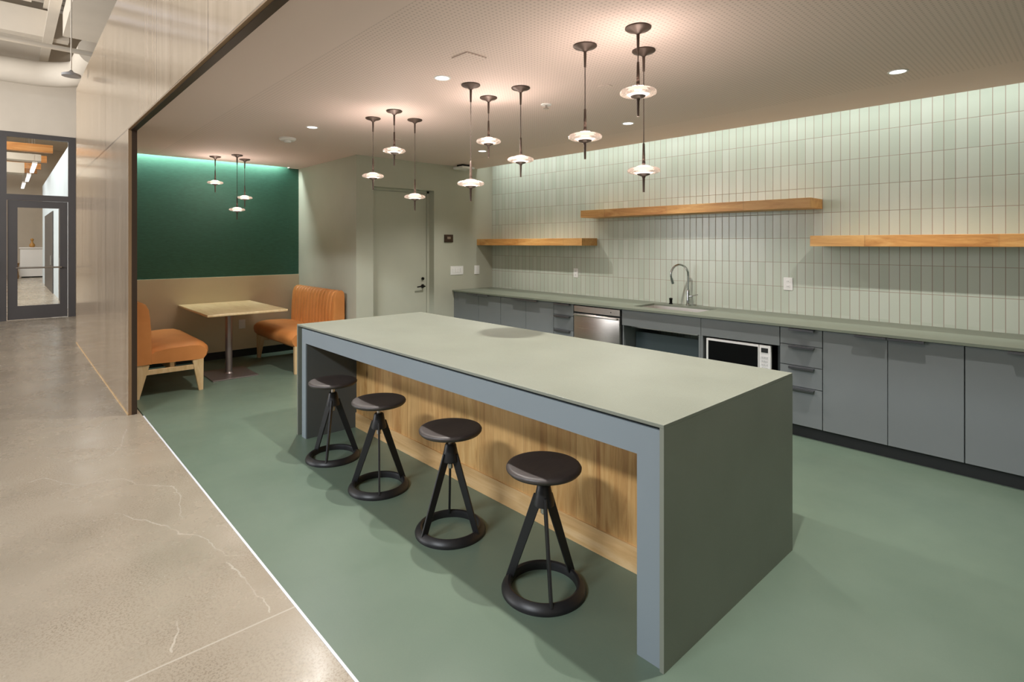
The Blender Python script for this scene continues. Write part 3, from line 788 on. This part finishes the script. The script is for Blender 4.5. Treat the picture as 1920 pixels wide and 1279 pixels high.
b = nb(); lathe(b, [(0, 0), (.05, 0), (.048, -.005), (0, -.006)], 0, 0, 32); tag(obj('sprinkler_cover', b, M['ceiling'], None, (-5.2, 3.10, CEIL), smooth=True), 'small flush round ceiling cap behind the far pendant cluster', 'ceiling plate')


# ------------------------------------------------------------------ booth
def bench(label, x0, x1, y0, sgn):
    """back plane at y0, seat towards sgn*y; x0<x1"""
    t = thing('booth_bench', label, 'bench', ((x0 + x1) / 2, y0, 0), 0 if sgn > 0 else PI, 'tan leather booth benches')
    L = (x1 - x0) / 2; nx = 168
    # backrest: closed profile in (y, z), channelled on its front
    prof = [(.0, .345), (.0, .90), (.008, .955), (.035, .982), (.075, .980), (.112, .955), (.138, .90), (.150, .80), (.158, .68), (.163, .52), (.165, .345)]
    bm = nb(); rows = []
    nch = 14
    for i in range(nx + 1):
        u = -L + 2 * L * i / nx
        end = min(1.0, min(i, nx - i) / 3.0)
        sc_ = .93 + .07 * math.sin(end * PI / 2)
        ph = (i / nx) * nch; dent = .014 * (1 - abs(math.sin(PI * ph)) ** .45) if .5 < ph < nch - .5 else 0
        row = []
        for (y, z) in prof:
            yy = .08 + (y - .08) * sc_
            if y > .06 and z > .50: yy -= dent
            elif z > .9 and y > .02: yy -= 0
            zz = z - (dent * .7 if z > .9 and y > .02 else 0)
            row.append(bm.verts.new((u, yy, .345 + (zz - .345) * (.985 + .015 * sc_))))
        rows.append(row)
    for a, c in zip(rows[:-1], rows[1:]):
        for k in range(len(prof) - 1): bm.faces.new((a[k], a[k + 1], c[k + 1], c[k]))
        bm.faces.new((a[-1], a[0], c[0], c[-1]))
    bm.faces.new(rows[0]); bm.faces.new(rows[-1][::-1])
    obj('backrest', bm, M['leather'], t, smooth=50)
    # seat cushion
    sp = [(.15, .345), (.15, .475), (.20, .505), (.32, .522), (.50, .528), (.60, .522), (.665, .500), (.698, .465), (.703, .42), (.690, .37), (.66, .335), (.60, .335)]
    bm = nb(); rows = []
    for i in range(25):
        u = -L + 2 * L * i / 24; e = min(i, 24 - i); f = (0.0, .7, .93, 1)[min(e, 3)]
        rows.append([bm.verts.new((u * (1 if e else .985), y - (.03 * (1 - f) if y > .6 else 0), z - (.035 * (1 - f) if z > .46 else 0))) for y, z in sp])
    for i in range(24):
        a, c = rows[i], rows[i + 1]
        for k in range(len(sp) - 1): bm.faces.new((a[k], a[k + 1], c[k + 1], c[k]))
        bm.faces.new((a[-1], a[0], c[0], c[-1]))
    bm.faces.new(rows[0]); bm.faces.new(rows[-1][::-1])
    obj('seat', bm, M['leather'], t, smooth=50)
    # wooden base
    for s in (-1, 1):
        xx = s * (L - .035)
        b = nb(); taper(b, (xx, .585, .335), (xx, .615, 0), .05, .105, .035, .040); obj('leg', b, M['ash'], t)
        b = nb(); taper(b, (xx, .09, .345), (xx, .035, 0), .05, .105, .035, .040); obj('leg', b, M['ash'], t)
        b = nb(); box(b, xx - .016, xx + .016, .10, .585, .235, .285, .003); obj('stretcher', b, M['ash'], t)
    b = nb(); box(b, -L + .05, L - .05, .33, .37, .245, .335, .003); obj('centre_rail', b, M['ash'], t)
    return t


bench('tan leather booth bench on the left, half hidden by the wood-clad wall', -8.02, -6.63, .942, 1)
bench('tan leather booth bench on the right with channelled back against the sage wall', -8.02, -6.63, 3.20, -1)
t = thing('booth_table', 'pale wood rectangular table on a metal pedestal between the two tan benches', 'table', (-7.22, 1.99, 0))
b = nb(); box(b, -1.02, .40, -.33, .56, .752, .780, .008, 2); obj('tabletop', b, M['table_wood'], t)
ped = mat('pedestal_metal', rgb(150, 140, 138), .38, .8)
b = nb(); lathe(b, [(0, .014), (.055, .014), (.040, .03), (.038, .04), (.038, .74), (.0, .74)], 0, 0, 28); obj('column', b, ped, t, smooth=True)
b = nb(); box(b, -.32, .30, -.25, .25, .0, .012, .003); obj('base_plate', b, ped, t)
b = nb(); box(b, -.2, .2, -.03, .03, .738, .752); box(b, -.03, .03, -.2, .2, .738, .752); obj('bracket', b, M['dark_metal'], t)

# ------------------------------------------------------------------ high corridor fittings
b = nb(); pts = [(-14.5, -6.8, 4.97), (-14.5, -2, 4.97), (-14.5, .45, 4.98)]
for k in range(1, 9):
    a = k / 8 * PI / 2; pts.append((-14.5 + .7 * (1 - math.cos(a)), .45 + .7 * math.sin(a), 4.98 + .06 * k / 8))
pts += [(-12.6, 1.2, 5.1)]
tube(b, pts, .245, 24)
tag(obj('round_duct', b, M['upperwall'], smooth=True), 'large off-white round air duct crossing and turning high in the corridor', 'air duct')
b = nb(); box(b, -11.75, 2.5, .70, 1.40, 5.02, 5.4); tag(obj('rectangular_duct', b, M['steel_paint']), 'beige rectangular air duct above the top of the wood-clad wall', 'air duct')
b = nb(); tube(b, [(-10.0, -6.8, 4.33), (-10.0, 1.6, 4.33)], .035, 12); tag(obj('roof_pipe', b, M['steel_paint'], smooth=True), 'thin off-white pipe crossing the corridor below the beam', 'pipe')
t = thing('corridor_pendant', 'small grey cone pendant hanging on a rod high in the corridor', 'pendant lamp', (-9.5, .655, 3.84))
b = nb(); lathe(b, [(0, .09), (.012, .085), (.03, .06), (.105, .03), (.105, 0), (0, 0)], 0, 0, 28); obj('shade', b, mat('grey_fixture', rgb(140, 138, 138), .5), t, smooth=True)
b = nb(); tube(b, [(0, 0, .08), (0, 0, 1.60)], .008, 8); obj('rod', b, M['steel_paint'], t)
for xx in (-13.1, -12.3):
    b = nb(); box(b, xx - .2, xx + .2, -2.6, .35, 5.98, 6.06); o = tag(obj('ceiling_light', b, M['steel_paint']), 'long flat strip fixture under the roof deck, %s of two' % ('farther' if xx < -13 else 'nearer'), 'ceiling light', 'corridor strip fixtures')
    obj('lens', box(nb(), xx - .13, xx + .13, -2.5, .25, 5.972, 5.98), mat('frosted_lens', rgb(205, 205, 215), .5), o)
# lobby furniture
t = thing('reception_desk', 'white reception desk seen through the glass door', 'desk', (-34.3, .95, 0))
obj('front_panel', box(nb(), 0.2, .3, -.45, .8, 0.06, 1.36), M['white'], t); obj('desk_top', box(nb(), -.5, .34, -.48, .82, 1.36, 1.41), M['white'], t)
obj('plinth', box(nb(), .1, .2, -.4, .8, 0, .06), M['black'], t); obj('side_panel', box(nb(), -.45, .2, -.45, -.40, .06, 1.36), M['white'], t)
b = nb(); lathe(b, [(0, 0), (.07, 0), (.11, .06), (.10, .14), (.04, .22), (.035, .3), (.07, .36), (.03, .42), (0, .42)], 0, 0, 20)
tag(obj('vase', b, mat('ochre_ceramic', rgb(176, 128, 60), .5), None, (-34.4, .93, 1.41), smooth=True), 'small ochre ornament standing on the white reception desk', 'vase')
b = nb(); lathe(b, [(0, 0), (.16, 0), (.18, .1), (.14, .45), (.2, .7), (0, .75)], 0, 0, 20)
tag(obj('stool', b, mat('ochre_stool', rgb(150, 112, 60), .6), None, (-33.4, .28, 0), smooth=True), 'low brown round stool on the lobby floor left of the reception desk', 'stool')
for i, (xx, yy) in enumerate([(-25.5, .72), (-29.5, .67), (-33.5, .60)]):
    t = thing('linear_light', 'bright linear tube light in the lobby, ' + ('nearest', 'middle', 'farthest')[i] + ' of the row', 'ceiling light', (xx, yy, 4.2), 0, 'lobby linear lights')
    obj('housing', box(nb(), -1.5, 1.5, -.06, .06, .02, .08), M['white'], t); obj('lens', box(nb(), -1.5, 1.5, -.05, .05, 0, .02), M['glow_cool'], t)
    b = nb(); box(b, -1.2, -1.19, -.005, .005, .08, 2.2); box(b, 1.19, 1.2, -.005, .005, .08, 2.2); obj('suspension_wire', b, M['steel'], t)
